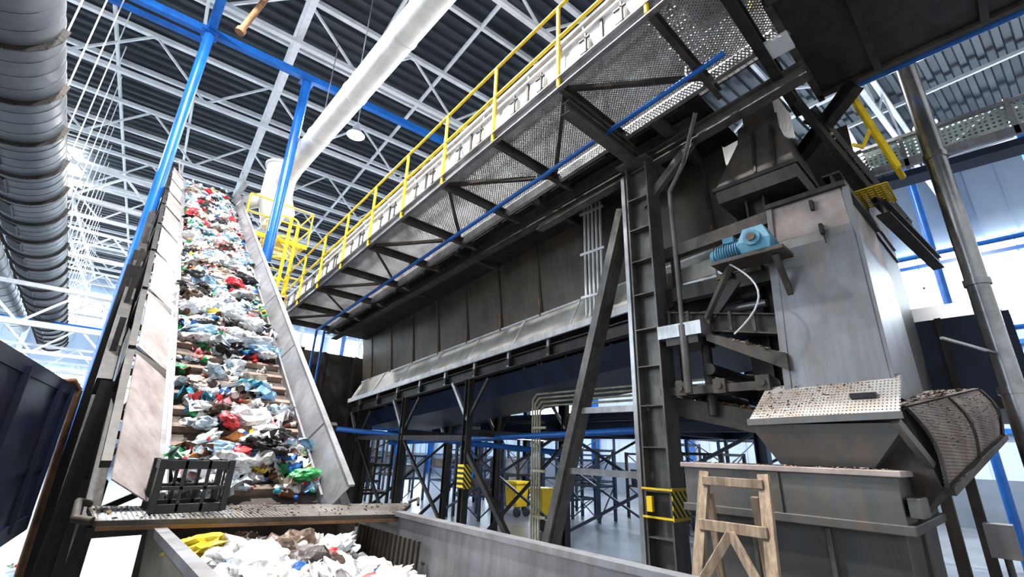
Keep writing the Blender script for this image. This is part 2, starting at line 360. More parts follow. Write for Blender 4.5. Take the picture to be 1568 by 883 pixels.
# ---------------------------------------------------------------- waste
def ico(sub):
    bm=bmesh.new();bmesh.ops.create_icosphere(bm,subdivisions=sub,radius=1)
    vs=[v.co.copy() for v in bm.verts];fs=[tuple(v.index for v in f.verts) for f in bm.faces];bm.free();return vs,fs
I1=ico(1);I2=ico(2);I3=ico(3);I4=ico(4)
pal=[((.85,.86,.88),34),((.7,.76,.82),12),((.5,.55,.58),7),((.05,.04,.032),11),((.13,.05,.025),10),((.6,.025,.03),4.5),((.02,.13,.42),5),((.03,.28,.1),4.5),((.75,.55,.06),2.5),((.08,.4,.55),4),((.65,.3,.34),3),((.4,.34,.27),7),((.25,.42,.27),2.5),((.55,.2,.04),2),((.35,.58,.8),5)]
pc=[p[0] for p in pal];pw=[p[1] for p in pal]
class W:
    def __init__(s):s.v=[];s.f=[];s.c=[]
    def bag(s,c,r,col=None,src=None,flat=.7):
        vs,fs=src or I2
        col=col or random.choices(pc,pw)[0]
        R=Matrix.Rotation(random.random()*6.3,3,'Z')@Matrix.Rotation(U(-.7,.7),3,'X')
        sc=V((U(.7,1.4),U(.6,1.1),U(.4,flat)))
        o=len(s.v);big=len(vs)>100;sd=V((U(0,99),U(0,99),U(0,99)))
        for p in vs:
            if big:
                k=.66+.7*abs(noise.noise(p*1.4+sd))+.4*abs(noise.noise(p*3.5+sd))+.18*abs(noise.noise(p*8+sd))
            else:k=U(.65,1.2)
            q=R@V((p.x*sc.x*k,p.y*sc.y*k,p.z*sc.z*k));s.v.append(tuple(c+q*r))
        j=U(.75,1.1)
        for f in fs:s.f.append(tuple(i+o for i in f));s.c.append(tuple(min(1,x*j) for x in col))
    def bottle(s,c,r):
        col=random.choice([(.5,.65,.72),(.75,.8,.82),(.03,.3,.1),(.14,.05,.02),(.14,.05,.02),(.25,.55,.8),(.7,.72,.7),(.02,.2,.5)])
        cap=random.choice([(.7,.05,.05),(.02,.15,.6),(.9,.9,.9),(.02,.4,.1)])
        R=Matrix.Rotation(random.random()*6.3,3,'Z')@Matrix.Rotation(U(1,2),3,'X')
        pr=[(0,0),(.32,0),(.34,.25),(.28,.6),(.34,.9),(.33,1.3),(.14,1.75),(.13,1.8),(.15,1.82),(.15,2.0),(0,2.0)];n=9;o=len(s.v)
        for a,z in pr:
            for i in range(n):
                t=6.2832*i/n;s.v.append(tuple(c+R@V((a*math.cos(t),a*math.sin(t),z-1))*r))
        for k in range(len(pr)-1):
            for i in range(n):
                s.f.append((o+k*n+i,o+k*n+(i+1)%n,o+(k+1)*n+(i+1)%n,o+(k+1)*n+i));s.c.append(cap if k>=7 else ((.85,.8,.75) if 2<=k<=3 else col))
    def sheet(s,c,r,col=None,n=6):
        col=col or random.choices(pc,pw)[0];o=len(s.v);sd=V((U(0,99),U(0,99),0))
        R=Matrix.Rotation(random.random()*6.3,3,'Z')@Matrix.Rotation(U(-.9,.9),3,'X');asp=U(.35,.9)
        for i in range(n):
            for j in range(n):
                u=2*i/(n-1)-1;v=2*j/(n-1)-1
                z=noise.noise(V((u*1.8,v*1.8,0))+sd)*.9
                s.v.append(tuple(c+R@V((u+U(-.1,.1),(v+U(-.15,.15))*asp,z))*r))
        for i in range(n-1):
            for j in range(n-1):s.f.append((o+i*n+j,o+i*n+j+1,o+(i+1)*n+j+1,o+(i+1)*n+j));s.c.append(col)
    def build(s,name,mt):
        me=bpy.data.meshes.new(name);me.from_pydata(s.v,[],s.f);me.materials.append(mt)
        at=me.color_attributes.new('Col','FLOAT_COLOR','CORNER');buf=[]
        for f,c in zip(s.f,s.c):
            for _ in f:buf+=[c[0],c[1],c[2],1.]
        at.data.foreach_set('color',buf);me.update()
        ob=bpy.data.objects.new(name,me);scene.collection.objects.link(ob);return ob
w=W()
n=0
while n<2500:
    y=U(Y0+.05,Y1+.1);x=U(.6,1.52)
    cl=noise.noise(V((x*2.2,y*1.7,0)))
    dens=.75+.6*cl
    sparse=4.45<y<5.9
    if sparse: dens=.06+.7*max(0,cl+.12)*(1.3-x*.6)
    if random.random()>dens:continue
    n+=1
    edge=min(1,(min(x-.55,1.57-x))/.25+.3)
    h=U(.02,.16*edge*max(.25,min(1,.5+cl)))
    if sparse:h*=.6
    q=random.random();c=bp(x,y,h+.04)
    if q<.34:w.bag(c,U(.035,.09),src=I2 if random.random()<.8 else I1)
    elif q<.58:w.bottle(c,U(.065,.115))
    else:w.sheet(c,U(.06,.14))
wc=[(.85,.87,.9),(.8,.82,.85),(.9,.9,.9),(.88,.88,.9),(.03,.03,.035),(.02,.02,.022),(.5,.62,.7),(.8,.8,.8),(.5,.42,.35),(.4,.6,.78),(.65,.05,.06),(.1,.06,.04),(.75,.8,.84),(.66,.7,.72)]
for i in range(230):
    y=U(4.2,12.9)
    if 4.5<y<5.7 and random.random()<.7:continue
    w.bag(bp(U(.68,1.42),y,U(.09,.16)),U(.09,.17),random.choice(wc),I3,.6)
w.bag(bp(1.18,4.32,.17),.2,(.012,.012,.014),I4);w.bag(bp(1.32,4.5,.14),.14,(.02,.02,.02),I3);w.bag(bp(.95,4.7,.1),.14,(.02,.02,.02),I3)
w.bag(bp(1.45,4.1,.13),.11,(.05,.4,.12),I3);w.bag(bp(1.2,7.3,.2),.16,(.75,.04,.06),I3);w.bag(bp(1.36,4.25,.1),.12,(.8,.78,.75),I3)
w.bag(bp(1.28,5.95,.1),.2,(.85,.87,.9),I4);w.bag(bp(1.0,6.6,.12),.2,(.7,.8,.88),I4);w.bag(bp(.8,8.,.14),.2,(.55,.7,.58),I4);w.bag(bp(1.1,6.1,.12),.18,(.85,.85,.88),I4)
w.build('plastic_waste_on_belt',plast)
w=W()
def hz(x,y):return 1.44-.36*max(0,(x-1.3)/.5)**1.5-.05*max(0,(2.6-y))+.04*math.sin(x*9)*math.cos(y*7)
for i in range(500):
    x=U(.6,1.78);y=U(1.3,3.7);z=hz(x,y)-U(.03,.2)
    q=random.random();c=V((x,y,z))
    if q<.45:w.bag(c,U(.03,.08))
    elif q<.6:w.bottle(c,.08)
    else:w.sheet(c,.1,random.choice([(.85,.86,.88),(.8,.8,.8),(.6,.5,.45),(.1,.06,.04)]))
for i in range(60):
    x=U(.72,1.65);y=U(1.5,3.55)
    w.bag(V((x,y,hz(x,y)-.12)),U(.14,.24),random.choice([(.82,.82,.84),(.78,.77,.77),(.68,.62,.6),(.85,.86,.9),(.8,.84,.88),(.86,.86,.87),(.3,.22,.17)]),I4,.6)
w.bag(V((.66,3.2,1.46)),.12,(.9,.72,.05),I3);w.bag(V((1.1,2.75,1.4)),.12,(.06,.045,.04),I3);w.bag(V((1.25,2.9,1.38)),.09,(.55,.04,.04),I3);w.bag(V((1.5,3.1,1.28)),.1,(.08,.04,.03),I3)
w.bag(V((.92,3.1,1.36)),.24,(.85,.85,.87),I4);w.bag(V((1.2,3.2,1.34)),.24,(.78,.72,.7),I4);w.bag(V((1.35,2.75,1.25)),.22,(.7,.72,.74),I4)
w.build('plastic_waste_in_hopper',plast)
# ---------------------------------------------------------------- hopper + tray + crate
m=M()
m.plate([(1.9,.4,.85),(1.9,3.9,.85),(1.93,3.9,1.53),(1.93,.4,1.53)],.01,0)
m.beam((1.94,.4,1.54),(1.94,3.3,1.54),.08,.03,0)
m.plate([(.55,.4,.85),(.55,3.9,.85),(.51,3.9,1.5),(.51,.4,1.5)],.01,1)
m.beam((.5,.4,1.52),(.5,3.38,1.52),.06,.04,0)
m.plate([(.5,.4,.84),(1.9,.4,.84),(1.9,3.9,.84),(.5,3.9,.84)],.01,2)
m.plate([(.5,3.9,.84),(1.93,3.9,.84),(1.93,4.0,1.5),(.5,4.0,1.5)],.01,2)
m.plate([(.5,.4,.84),(1.93,.4,.84),(1.93,.35,1.5),(.5,.35,1.5)],.01,2)
y=1.
while y<3.9: m.beam((1.99,y,.1),(1.96,y,1.5),.05,.05,2);y+=.7
for x in(.5,1.93):
    for y in(.5,2.2,3.8):m.ib((x,y,0),(x,y,.85),.12,.12,.01,2)
y=2.9
while y<3.75:m.beam((1.84,y,.9),(1.87,y,1.42),.02,.03,2);y+=.06
for k in range(5):m.tube((1.88,1.2+.55*k,1.3),(1.895,1.2+.55*k,1.3),.012,2,6)
m.build('feed_hopper',[guard,yconduit,grit])
m=M()
T=[V((.22,3.4,1.585)),V((1.92,3.3,1.53)),V((2.3,3.75,1.545)),V((.2,3.95,1.60))]
m.plate(T,.006,0)
for a,b in((0,1),(1,2),(2,3),(3,0)):m.beam(T[a]-V((0,0,.01)),T[b]-V((0,0,.01)),.02,.03,1)
m.beam(T[0]-V((0,.005,.032)),T[1]-V((0,.005,.032)),.02,.02,3)
for t in(.25,.5,.75):m.beam(T[0].lerp(T[1],t)-V((0,0,.02)),T[3].lerp(T[2],t)-V((0,0,.02)),.03,.03,1)
m.pipe([(2.28,3.74,1.56),(2.36,3.72,1.59),(2.3,3.62,1.55)],.012,2,8)
m.pipe([(.2,3.95,1.62),(.14,3.9,1.64),(.13,3.45,1.6),(.2,3.4,1.59)],.02,2,8)
m.build('perforated_service_tray',[perfTray,grit,grit,rust])
m=M();x0,x1,y0,y1,z0,z1=.45,.81,3.5,3.78,1.6,1.89
for z in(z0+.02,z1-.03):
    hh=.05
    m.beam((x0,y0,z),(x1,y0,z),.012,hh,0);m.beam((x0,y1,z),(x1,y1,z),.012,hh,0);m.beam((x0,y0,z),(x0,y1,z),.012,hh,0);m.beam((x1,y0,z),(x1,y1,z),.012,hh,0)
for x in(x0,x1):
    for y in(y0,y1):m.beam((x,y,z0),(x,y,z1),.035,.035,0)
for t in(.33,.67):
    x=x0+(x1-x0)*t
    for y in(y0,y1):m.beam((x,y,z0),(x,y,z1),.02,.012,0)
for x in(x0,x1):m.beam((x,y0+(y1-y0)*.5,z0),(x,y0+(y1-y0)*.5,z1),.012,.02,0)
for y in(y0,y1):m.beam((x0,y,z0+.13),(x1,y,z0+.13),.012,.02,0)
m.grid((x0,y0,z0+.01),(x1-x0,0,0),(0,y1-y0,0),.045,.008,0,.01,False)
m.build('plastic_bottle_crate',[black],bevel=.003)
# ---------------------------------------------------------------- blue container left
m=M()
A=V((-.12,6.0,0));B=V((-.52,2.6,0));off=V((-2.2,.25,0))
def c(p,z,o=0):return V((p.x,p.y,z))+off*o
m.plate([c(B,1.3),c(A,1.3),c(A,2.4),c(B,2.4)],.04,0)
m.plate([c(A,1.3),c(A,1.3,1),c(A,2.4,1),c(A,2.4)],.04,0)
m.plate([c(B,1.3,1),c(A,1.3,1),c(A,2.4,1),c(B,2.4,1)],.04,0)
m.plate([c(B,1.3),c(A,1.3),c(A,1.3,1),c(B,1.3,1)],.04,0)
m.beam(c(B,2.4),c(A,2.4),.1,.09,0);m.beam(c(A,2.4),c(A,2.4,1),.1,.09,0);m.beam(c(B,1.3),c(A,1.3),.12,.12,0)
m.beam(c(B,1.75),c(A,1.75),.09,.05,0)
for t in(.12,.45,.8,.97):
    p=B.lerp(A,t)+V((.04,0,0));m.beam(c(p,1.3),c(p,2.4),.06,.07,0)
for o in(.15,.85):
    m.ib(c(B,1.1,o),c(A,1.1,o),.12,.25,.02,2)
    for t in(.1,.5,.92):
        q=c(B.lerp(A,t),0,o);m.beam(q,q+V((0,0,1.1)),.12,.12,2)
m.build('blue_waste_container',[cblue,rust,dark])
m=M();m.tube((-.0,6.15,.0),(-.04,6.15,2.42),.03,0,10);m.pipe([(-.04,6.15,2.42),(-.1,6.1,2.5),(-.2,6.05,2.47)],.03,0,10);m.build('rusty_support_bar',[rust])
# ---------------------------------------------------------------- walkway
def zd(y):return 5.86-.113*(y-2.63)
ya,yb=.7,11.7
def wp(x,y,h=0):return V((x,y,zd(y)+h))
m=M()
m.ch(wp(3.0,yb,-.06),wp(3.0,ya,-.06),.06,.16,.01,0);m.ch(wp(4.15,ya,-.06),wp(4.15,yb,-.06),.06,.16,.01,0)
m.plate([wp(3.04,ya,.04),wp(3.04,yb,.04),wp(3.04,yb,.42),wp(3.04,ya,.42)],.01,2)
m.beam(wp(3.03,ya,.43),wp(3.03,yb,.43),.06,.03,2)
m.grid(wp(3.02,ya),wp(3.02,yb)-wp(3.02,ya),V((1.12,0,0)),.04,.012,3,.006)
ps=[1.53+1.1*i for i in range(0,10)]
for i,y in enumerate(ps):
    m.tube(wp(2.97,y,-.1),wp(2.97,y,1.08),.025,1,8)
    m.ch(wp(2.98,y,-.1),wp(4.45,y,-.1),.06,.13,.012,4)
    if i<9:
        if i%2: m.ang(wp(3.05,y,-.08),wp(4.1,y+1.1,-.08),.05,.008,4)
        else: m.ang(wp(4.1,y,-.08),wp(3.05,y+1.1,-.08),.05,.008,4)
    for d in(.3,.75):
        q=wp(3.0,y+d,.2);m.box((2.98,q.y-.06,q.z-.09),(3.04,q.y+.06,q.z+.09),2);m.box((2.965,q.y-.04,q.z-.12),(2.985,q.y-.02,q.z+.14),4)
        m.box((2.965,q.y-.08,q.z+.06),(2.985,q.y+.06,q.z+.08),4)
    m.beam(wp(3.03,y+.55,.04),wp(3.03,y+.55,.42),.02,.03,4)
for h in(1.08,.6):m.tube(wp(2.97,ya,h),wp(2.97,yb,h),.022,1,8)
m.beam(wp(2.985,ya,.07),wp(2.985,yb,.07),.01,.03,4)
m.tube(wp(2.97,yb,-.1),wp(2.97,yb,1.08),.025,1,8);m.tube(wp(2.97,yb,1.08),wp(4.1,yb,1.08),.025,1,8);m.tube(wp(2.97,yb,.6),wp(4.1,yb,.6),.025,1,8)
m.build('elevated_walkway',[galv,yellow,panelw,gratem,grit])
m=M()
m.plate([wp(3.95,.6,1.35),wp(3.95,12,1.35),wp(3.95,12,1.95),wp(3.95,.6,1.95)],.02,0)
m.plate([wp(3.95,.6,1.95),wp(3.95,12,1.95),wp(5.4,12,2.3),wp(5.4,.6,2.3)],.02,0)
m.beam(wp(3.92,.6,1.95),wp(3.92,12,1.95),.06,.06,1);m.beam(wp(3.92,.6,1.4),wp(3.92,12,1.4),.06,.06,1)
y=.8
while y<12:m.beam(wp(3.93,y,1.35),wp(3.93,y,1.95),.04,.03,1);m.beam(wp(4.3,y,-.1),wp(4.3,y,1.9),.06,.06,2);y+=1.1
m.plate([wp(4.35,.7,-.05),wp(4.35,12,-.05),wp(4.35,12,1.5),wp(4.35,.7,1.5)],.02,2)
m.plate([wp(4.3,1.7,-.0),wp(5.5,1.7,-.0),wp(5.5,12,-.0),wp(4.3,12,-.0)],.02,2)  # dark plate added to block light showing through the gap beside the walkway
m.build('trommel_roof_cover',[beige,panelw,dark])
m=M();m.pipe([(3.85,1.2,zd(1.2)-.2),(3.85,11.4,zd(11.4)-.2),(3.85,11.5,0.3)],.03,0,10)
m.pipe([(3.97,11.2,zd(11.2)-.2),(3.97,11.3,0.3)],.03,0,10)
y=1.6
while y<11:m.beam((3.85,y,zd(y)-.2),(3.85,y,zd(y)-.05),.03,.03,1);y+=1.1
m.build('blue_water_pipe',[blue,galv])
# ---------------------------------------------------------------- trommel screen housing
def zs(y):return 3.83-.09*(y-4.06)
m=M();ya2,yb2=1.9,12.2
def tp(x,y,h=0):return V((x,y,zs(y)+h))
m.hexa([tp(5.6,ya2,.5),tp(8.4,ya2,.5),tp(8.4,yb2,.5),tp(5.6,yb2,.5),tp(5.35,ya2,2.3),tp(8.4,ya2,2.3),tp(8.4,yb2,2.3),tp(5.35,yb2,2.3)],0)
m.hexa([tp(5.5,ya2,-.12),tp(8.2,ya2,-.12),tp(8.2,yb2,-.12),tp(5.5,yb2,-.12),tp(5.6,ya2,.5),tp(8.4,ya2,.5),tp(8.4,yb2,.5),tp(5.6,yb2,.5)],1)
y=ya2+.3
while y<yb2:
    m.beam(tp(5.59,y,.5),tp(5.34,y,2.3),.025,.05,2);m.beam(tp(5.57,y+.02,.5),tp(5.53,y+.02,.9),.03,.04,3)
    y+=1.05
m.beam(tp(5.33,ya2,2.0),tp(5.33,yb2,2.0),.12,.3,1)
m.ib(tp(4.6,ya2,1.72),tp(4.6,yb2,1.72),.16,.26,.02,2)
y=ya2+.3
while y<yb2:m.beam(tp(4.2,y,1.82),tp(5.4,y,1.82),.1,.14,2);y+=2.1
y=ya2
while y<yb2-.3:
    y2=min(y+1.28,yb2)
    m.plate([tp(5.28,y+.02,.06),tp(5.28,y2,.06),tp(5.56,y2,.56),tp(5.56,y+.02,.56)],.008,4)
    m.beam(tp(5.27,y,.05),tp(5.56,y,.57),.03,.03,5)
    y=y2
m.beam(tp(5.27,ya2,.03),tp(5.27,yb2,.03),.04,.1,5);m.beam(tp(5.57,ya2,.57),tp(5.57,yb2,.57),.03,.03,5)
m.ib(tp(5.4,ya2,-.2),tp(5.4,yb2,-.2),.14,.2,.015,1);m.ib(tp(8.1,ya2,-.25),tp(8.1,yb2,-.25),.14,.2,.015,1)
y=ya2+.2
while y<yb2:m.beam(tp(5.3,y,-.2),tp(8.2,y,-.2),.08,.12,1);m.beam(tp(5.33,y,-.28),tp(5.33,y,.05),.05,.05,6);y+=.95
m.hexa([tp(5.9,ya2,-.6),tp(7.8,ya2,-.6),tp(7.8,yb2,-.6),tp(5.9,yb2,-.6),tp(5.6,ya2,-.3),tp(8.,ya2,-.3),tp(8.,yb2,-.3),tp(5.6,yb2,-.3)],7)
m.build('trommel_screen_housing',[body,dark,grit,rust,perfYZ,panelw,galv,dblue])
m=M()
for X in(5.35,8.1):
    for y in(7.0,9.3,11.5):
        top=zs(y)-.3;m.ib((X,y,0),(X,y,top),.13,.13,.014,0,(0,1,0));m.box((X-.15,y-.15,0),(X+.15,y+.15,.02),0)
        m.beam((X,y,top-.75),(X,y+.55,top-.03),.06,.06,1);m.beam((X,y,top-.75),(X,y-.55,top-.03),.05,.05,0)
for y in(7.,9.3,11.5):m.beam((5.35,y,2.3),(8.1,y,2.3),.1,.12,0);m.beam((5.35,y,.2),(8.1,y,2.2),.05,.05,0)
m.beam((5.35,7,2.),(5.3,5.1,.1),.08,.08,0);m.beam((5.35,7,2.2),(5.35,11.5,2.2),.08,.1,0)
m.beam((5.35,7,.2),(5.35,9.3,2.2),.05,.05,0);m.beam((5.35,9.3,.2),(5.35,11.5,2.2),.05,.05,0)
m.box((5.26,6.91,1.35),(5.44,7.09,1.75),2)
m.build('trommel_support_frame',[dark,galv,stripe])
# main stanchion with brace
m=M();cx,cy=4.6,2.65
m.ib((cx,cy,0),(cx,cy,5.5),.28,.3,.02,0,(0,1,0))
z=.4
while z<5.4:
    m.box((cx-.14,cy-.13,z),(cx+.14,cy+.13,z+.012),0);z+=.42
m.beam((cx-.13,cy+.19,0),(cx-.13,cy+.19,5.4),.05,.05,1)
m.box((cx-.25,cy-.22,5.5),(cx+.25,cy+.22,5.53),0);m.box((cx-.25,cy-.25,0),(cx+.25,cy+.25,.03),0)
m.ch((cx,4.5,0),(cx,2.9,5.0),.1,.18,.015,0,(1,0,0))
m.beam((cx+.05,4.5,0),(cx+.05,2.9,5.0),.02,.18,0,(1,0,0))
for t in(.36,.5):
    y=4.5-1.6*t;z=5.0*t;m.beam((cx,y,z),(cx,cy+.1,z),.05,.07,1)
m.box((cx-.16,cy-.17,1.42),(cx+.16,cy-.162,1.70),2);m.box((cx-.158,cy-.17,1.42),(cx-.152,cy+.17,1.44),3);m.box((cx-.158,cy-.17,1.68),(cx-.152,cy+.17,1.70),3)
m.box((cx-.165,cy-.175,1.68),(cx+.165,cy-.168,1.71),3);m.box((cx-.165,cy-.175,1.41),(cx+.165,cy-.168,1.44),3)
m.box((cx-.19,cy+.04,1.48),(cx-.15,cy+.1,1.62),3)
m.beam((cx,cy,4.95),(cx,cy-.7,5.55),.08,.1,0);m.ib((cx,ya,zd(ya)-.3),(cx,4.5,zd(4.5)-.3),.14,.18,.015,0)
m.ib((3.1,cy,zd(cy)-.28),(5.3,cy,zd(cy)-.28),.12,.16,.015,0)
m.build('walkway_support_stanchion',[colm,galv,stripe,yellow])
m=M()
for i in range(5):
    y=3.72+.075*i;m.tube((5.15,y,3.9),(5.15,y,5.7),.022,0,8)
for z in(4.2,4.9,5.6):m.beam((5.13,3.65,z),(5.13,4.1,z),.02,.04,0)
m.build('white_conduit_bundle',[condw])
m=M()
for i in range(4):
    z=2.98-.07*i;m.pipe([(6,2.0,z),(6,5.85-.06*i,z),(6,5.95-.06*i,z-.1),(6,5.95-.06*i,.4)],.018,0,8)
for z in(1,1.7,2.4):m.beam((5.97,5.6,z),(5.97,5.9,z),.02,.04,0)
m.build('cream_conduit_bundle',[yconduit])
m=M();m.pipe([(4.42,2.2,3.3),(4.42,2.2,4.9),(4.42,2.0,5.2),(4.2,1.7,5.6)],.026,0,10);m.tube((4.42,2.2,2.6),(4.42,2.2,3.3),.04,0)
m.build('bent_steel_pipe',[colm])
# ---------------------------------------------------------------- mezzanine and background steel
m=M()
m.box((8.6,3.2,2.75),(13,16,2.9),0)
for y in(3.3,5.5,8,10.5,13,15.9):m.ib((8.5,y,2.6),(13,y,2.6),.15,.25,.02,0)
for x in(9.2,12.8):m.ib((x,3.2,2.6),(x,16,2.6),.15,.25,.02,0)
for x in(9.2,12.8):
    for y in(3.3,8,13,15.9):
        m.ib((x,y,0),(x,y,5.4),.2,.2,.02,0,(0,1,0))
for x in(9.2,12.8):
    m.beam((x,3.3,.2),(x,8,2.5),.06,.06,0);m.beam((x,8,.2),(x,3.3,2.5),.06,.06,0)
    m.beam((x,8,.2),(x,13,2.5),.06,.06,0);m.beam((x,13,.2),(x,8,2.5),.06,.06,0)
m.box((8.8,3.5,4.3),(13,14,4.45),0)
m.build('mezzanine_steel_frame',[dblue])
m=M();m.tube((4.2,12.35,2.45),(8,7,2.0),.06,0);m.tube((6,3.5,2.35),(6,11,2.1),.05,0);m.tube((4.3,14.9,2.6),(12,14.9,2.6),.07,0)
for x in(6.8,8.4,10.4):m.tube((x,14.5,0),(x,14.5,2.7),.05,0)
m.build('blue_process_pipe',[blue])
def rack(x,y,wx,wy,h,lv,name='steel_storage_rack'):
    m=M()
    for a in(0,wx):
        for b in(0,wy):m.beam((x+a,y+b,0),(x+a,y+b,h),.08,.08,0)
    for i in range(lv):
        z=h*(i+1)/lv-.05
        for a in(0,wx):m.beam((x+a,y,z),(x+a,y+wy,z),.05,.07,0)
        for b in(0,wy):m.beam((x,y+b,z),(x+wx,y+b,z),.05,.07,0)
        z0=h*i/lv
        m.beam((x,y,z0+.05),(x+wx,y,z),.03,.03,0);m.beam((x,y,z0+.05),(x,y+wy,z),.03,.03,0)
        if random.random()<.55:
            for q in range(random.choice((1,2))):
                bx=x+.1+q*wx*.45;zz=z+.04;hh=min(.5,h/lv*.6)
                if i<lv-1:m.box((bx,y+.1,zz),(bx+wx*.38,y+wy-.1,zz+hh),1);m.box((bx-.02,y+.08,zz+hh-.05),(bx+wx*.38+.02,y+wy-.08,zz+hh-.02),1)
    m.build(name,[dark if random.random()<.6 else dblue,random.choice([dblue,dark,grit,galv])])
for i in range(14):
    rack(8.6+U(0,7),6+i*1.15+U(-.3,.3),U(.8,1.6),U(.8,1.4),U(1.6,2.5),random.choice((2,3)))
for p in((14,6,2.2,1.2,2.6,3),(16,9,2.5,1,2.5,2),(14.5,12,2.5,1,3,3),(17,4,2,1,2.4,2),(6.2,13.4,1.2,1,2.3,3),(4.6,15,1.2,1,2.3,3),(7,17,2,1,2.5,3),(3.5,18,2,1,2.5,3)):rack(*p)
m=M()
for (x,y,s) in((9.9,9.4,.5),(11.2,11.8,.6),(4.9,13.7,.5)):
    m.loft([[(x,y,.3),(x+s*.8,y,.3),(x+s*.8,y+s*.8,.3),(x,y+s*.8,.3)],[(x-.05,y-.05,1.),(x+s*.85,y-.05,1.),(x+s*.85,y+s*.85,1.),(x-.05,y+s*.85,1.)]],0);m.box((x-.08,y-.08,1.),(x+s*.9,y+s*.9,1.07),0)
    for a in(0,s*.7):m.tube((x+a,y,.15),(x+a+.08,y,.15),.15,1)
m.build('yellow_waste_bin',[yellow,black])
m=M();m.box((3.6,12.7,0),(6.3,12.95,4.4),0)
for x in(3.7,4.6,5.5,6.2):m.beam((x,12.65,0),(x,12.65,4.4),.08,.08,0)
m.build('dark_hopper_screen',[dark])
# ---------------------------------------------------------------- yellow caged ladder
m=M();lx,ly=2.75,12.2
for x in(lx-.22,lx+.22):m.tube((x,ly,3.6),(x,ly,7.7),.022,0,8)
z=3.7
while z<7.6:m.tube((lx-.22,ly,z),(lx+.22,ly,z),.014,0,6);z+=.28
for z in(5.2,5.75,6.3,6.85,7.4):
    for k in range(10):
        a0=math.pi*k/10+math.pi;a1=math.pi*(k+1)/10+math.pi
        m.beam((lx+.38*math.cos(a0),ly+.75*math.sin(a0),z),(lx+.38*math.cos(a1),ly+.75*math.sin(a1),z),.01,.05,0)
for k in(1,3,5,7,9):
    a=math.pi*k/10+math.pi;m.beam((lx+.38*math.cos(a),ly+.75*math.sin(a),5.2),(lx+.38*math.cos(a),ly+.75*math.sin(a),7.4),.04,.012,0)
m.grid((1.9,12.3,7.1),(1.6,0,0),(0,1.2,0),.1,.015,0)
for x in(1.9,2.5,3.5):m.tube((x,12.3,7.1),(x,12.3,8.1),.022,0,8)
for z in(7.6,8.1):m.tube((1.9,12.3,z),(3.5,12.3,z),.022,0,8);m.tube((3.5,12.3,z),(3.5,13.5,z),.022,0,8)
m.box((1.9,12.28,7.0),(3.5,12.32,7.12),0)
for x in(1.95,3.4):m.tube((x,13.2,0),(x,13.2,7.1),.05,0)
m.build('yellow_caged_ladder',[yellow])
# ---------------------------------------------------------------- grey chute tower
m=M()
def sq(x0,x1,y0,y1,z,dz=0):return[(x0,y0,z),(x1,y0,z+dz),(x1,y1,z+dz),(x0,y1,z)]
m.loft([sq(4.55,6.25,.62,1.38,2.5),sq(4.58,6.2,.63,1.34,3.9),sq(4.6,6.2,.64,1.30,4.0)],0,False)
m.loft([sq(4.6,6.2,.64,1.30,4.0),sq(4.62,6.15,.66,1.24,4.38,.12)],1,True)
m.loft([sq(4.57,6.2,.61,1.29,4.37,.12),sq(4.57,6.2,.61,1.29,4.42,.12)],2)
for p in((4.6,.62),(4.585,1.345)):
    m.beam((p[0]-.03,p[1],2.5),(p[0]+.02,p[1] if p[1]<1 else 1.26,4.38),.03,.05,0)
m.beam((4.55,.62,2.55),(4.55,1.4,2.55),.05,.06,0)
m.box((4.54,.84,3.95),(4.6,.87,4.05),2);m.beam((4.57,.85,4.),(4.55,.84,3.85),.008,.008,2);m.box((4.56,.88,4.22),(4.62,.91,4.32),2)
m.build('grey_discharge_chute',[chute,chutetop,dark],bevel=.006)
m=M()
m.plate([(4.15,1.56,2.30),(4.15,.56,2.33),(4.62,.56,2.66),(4.62,1.54,2.62)],.012,0)
m.plate([(4.17,1.54,2.27),(4.17,.58,2.30),(4.62,.58,2.62),(4.62,1.52,2.58)],.008,3)
m.beam((4.14,1.57,2.29),(4.14,.55,2.32),.03,.05,1)
m.loft([sq(4.3,5.2,.8,1.42,1.97),sq(4.18,5.4,.6,1.53,2.2),sq(4.16,5.5,.57,1.56,2.27)],1)
m.beam((4.16,.6,2.28),(4.4,.5,2.0),.05,.05,1)
m.box((4.3,.7,2.46),(4.42,.86,2.5),2)
m.build('perforated_lid_funnel',[perfLid,boxgrey,black,chutetop])
m=M()
m.loft([sq(4.0,5.4,.64,2.1,1.62),sq(4.0,5.4,.64,2.1,1.93)],0)
m.box((3.97,.6,1.58),(5.4,2.12,1.64),0);m.box((3.97,.61,1.92),(5.4,2.12,1.96),1)
m.loft([sq(4.12,5.3,.7,2.0,0.35),sq(4.08,5.35,.67,2.05,1.58)],0)
for y in(.8,1.9):
    for x in(4.2,5.2):m.beam((x,y,0),(x,y,.4),.1,.1,2)
for y in(1.1,1.6):m.beam((4.075,y,.4),(4.06,y,1.57),.04,.03,0)
m.beam((3.99,1.35,1.64),(3.99,1.35,1.92),.02,.012,0)
m.box((4.02,.55,1.68),(4.3,.62,1.8),0)
m.build('bag_opener_housing',[boxgrey,chutetop,dark],bevel=.008)
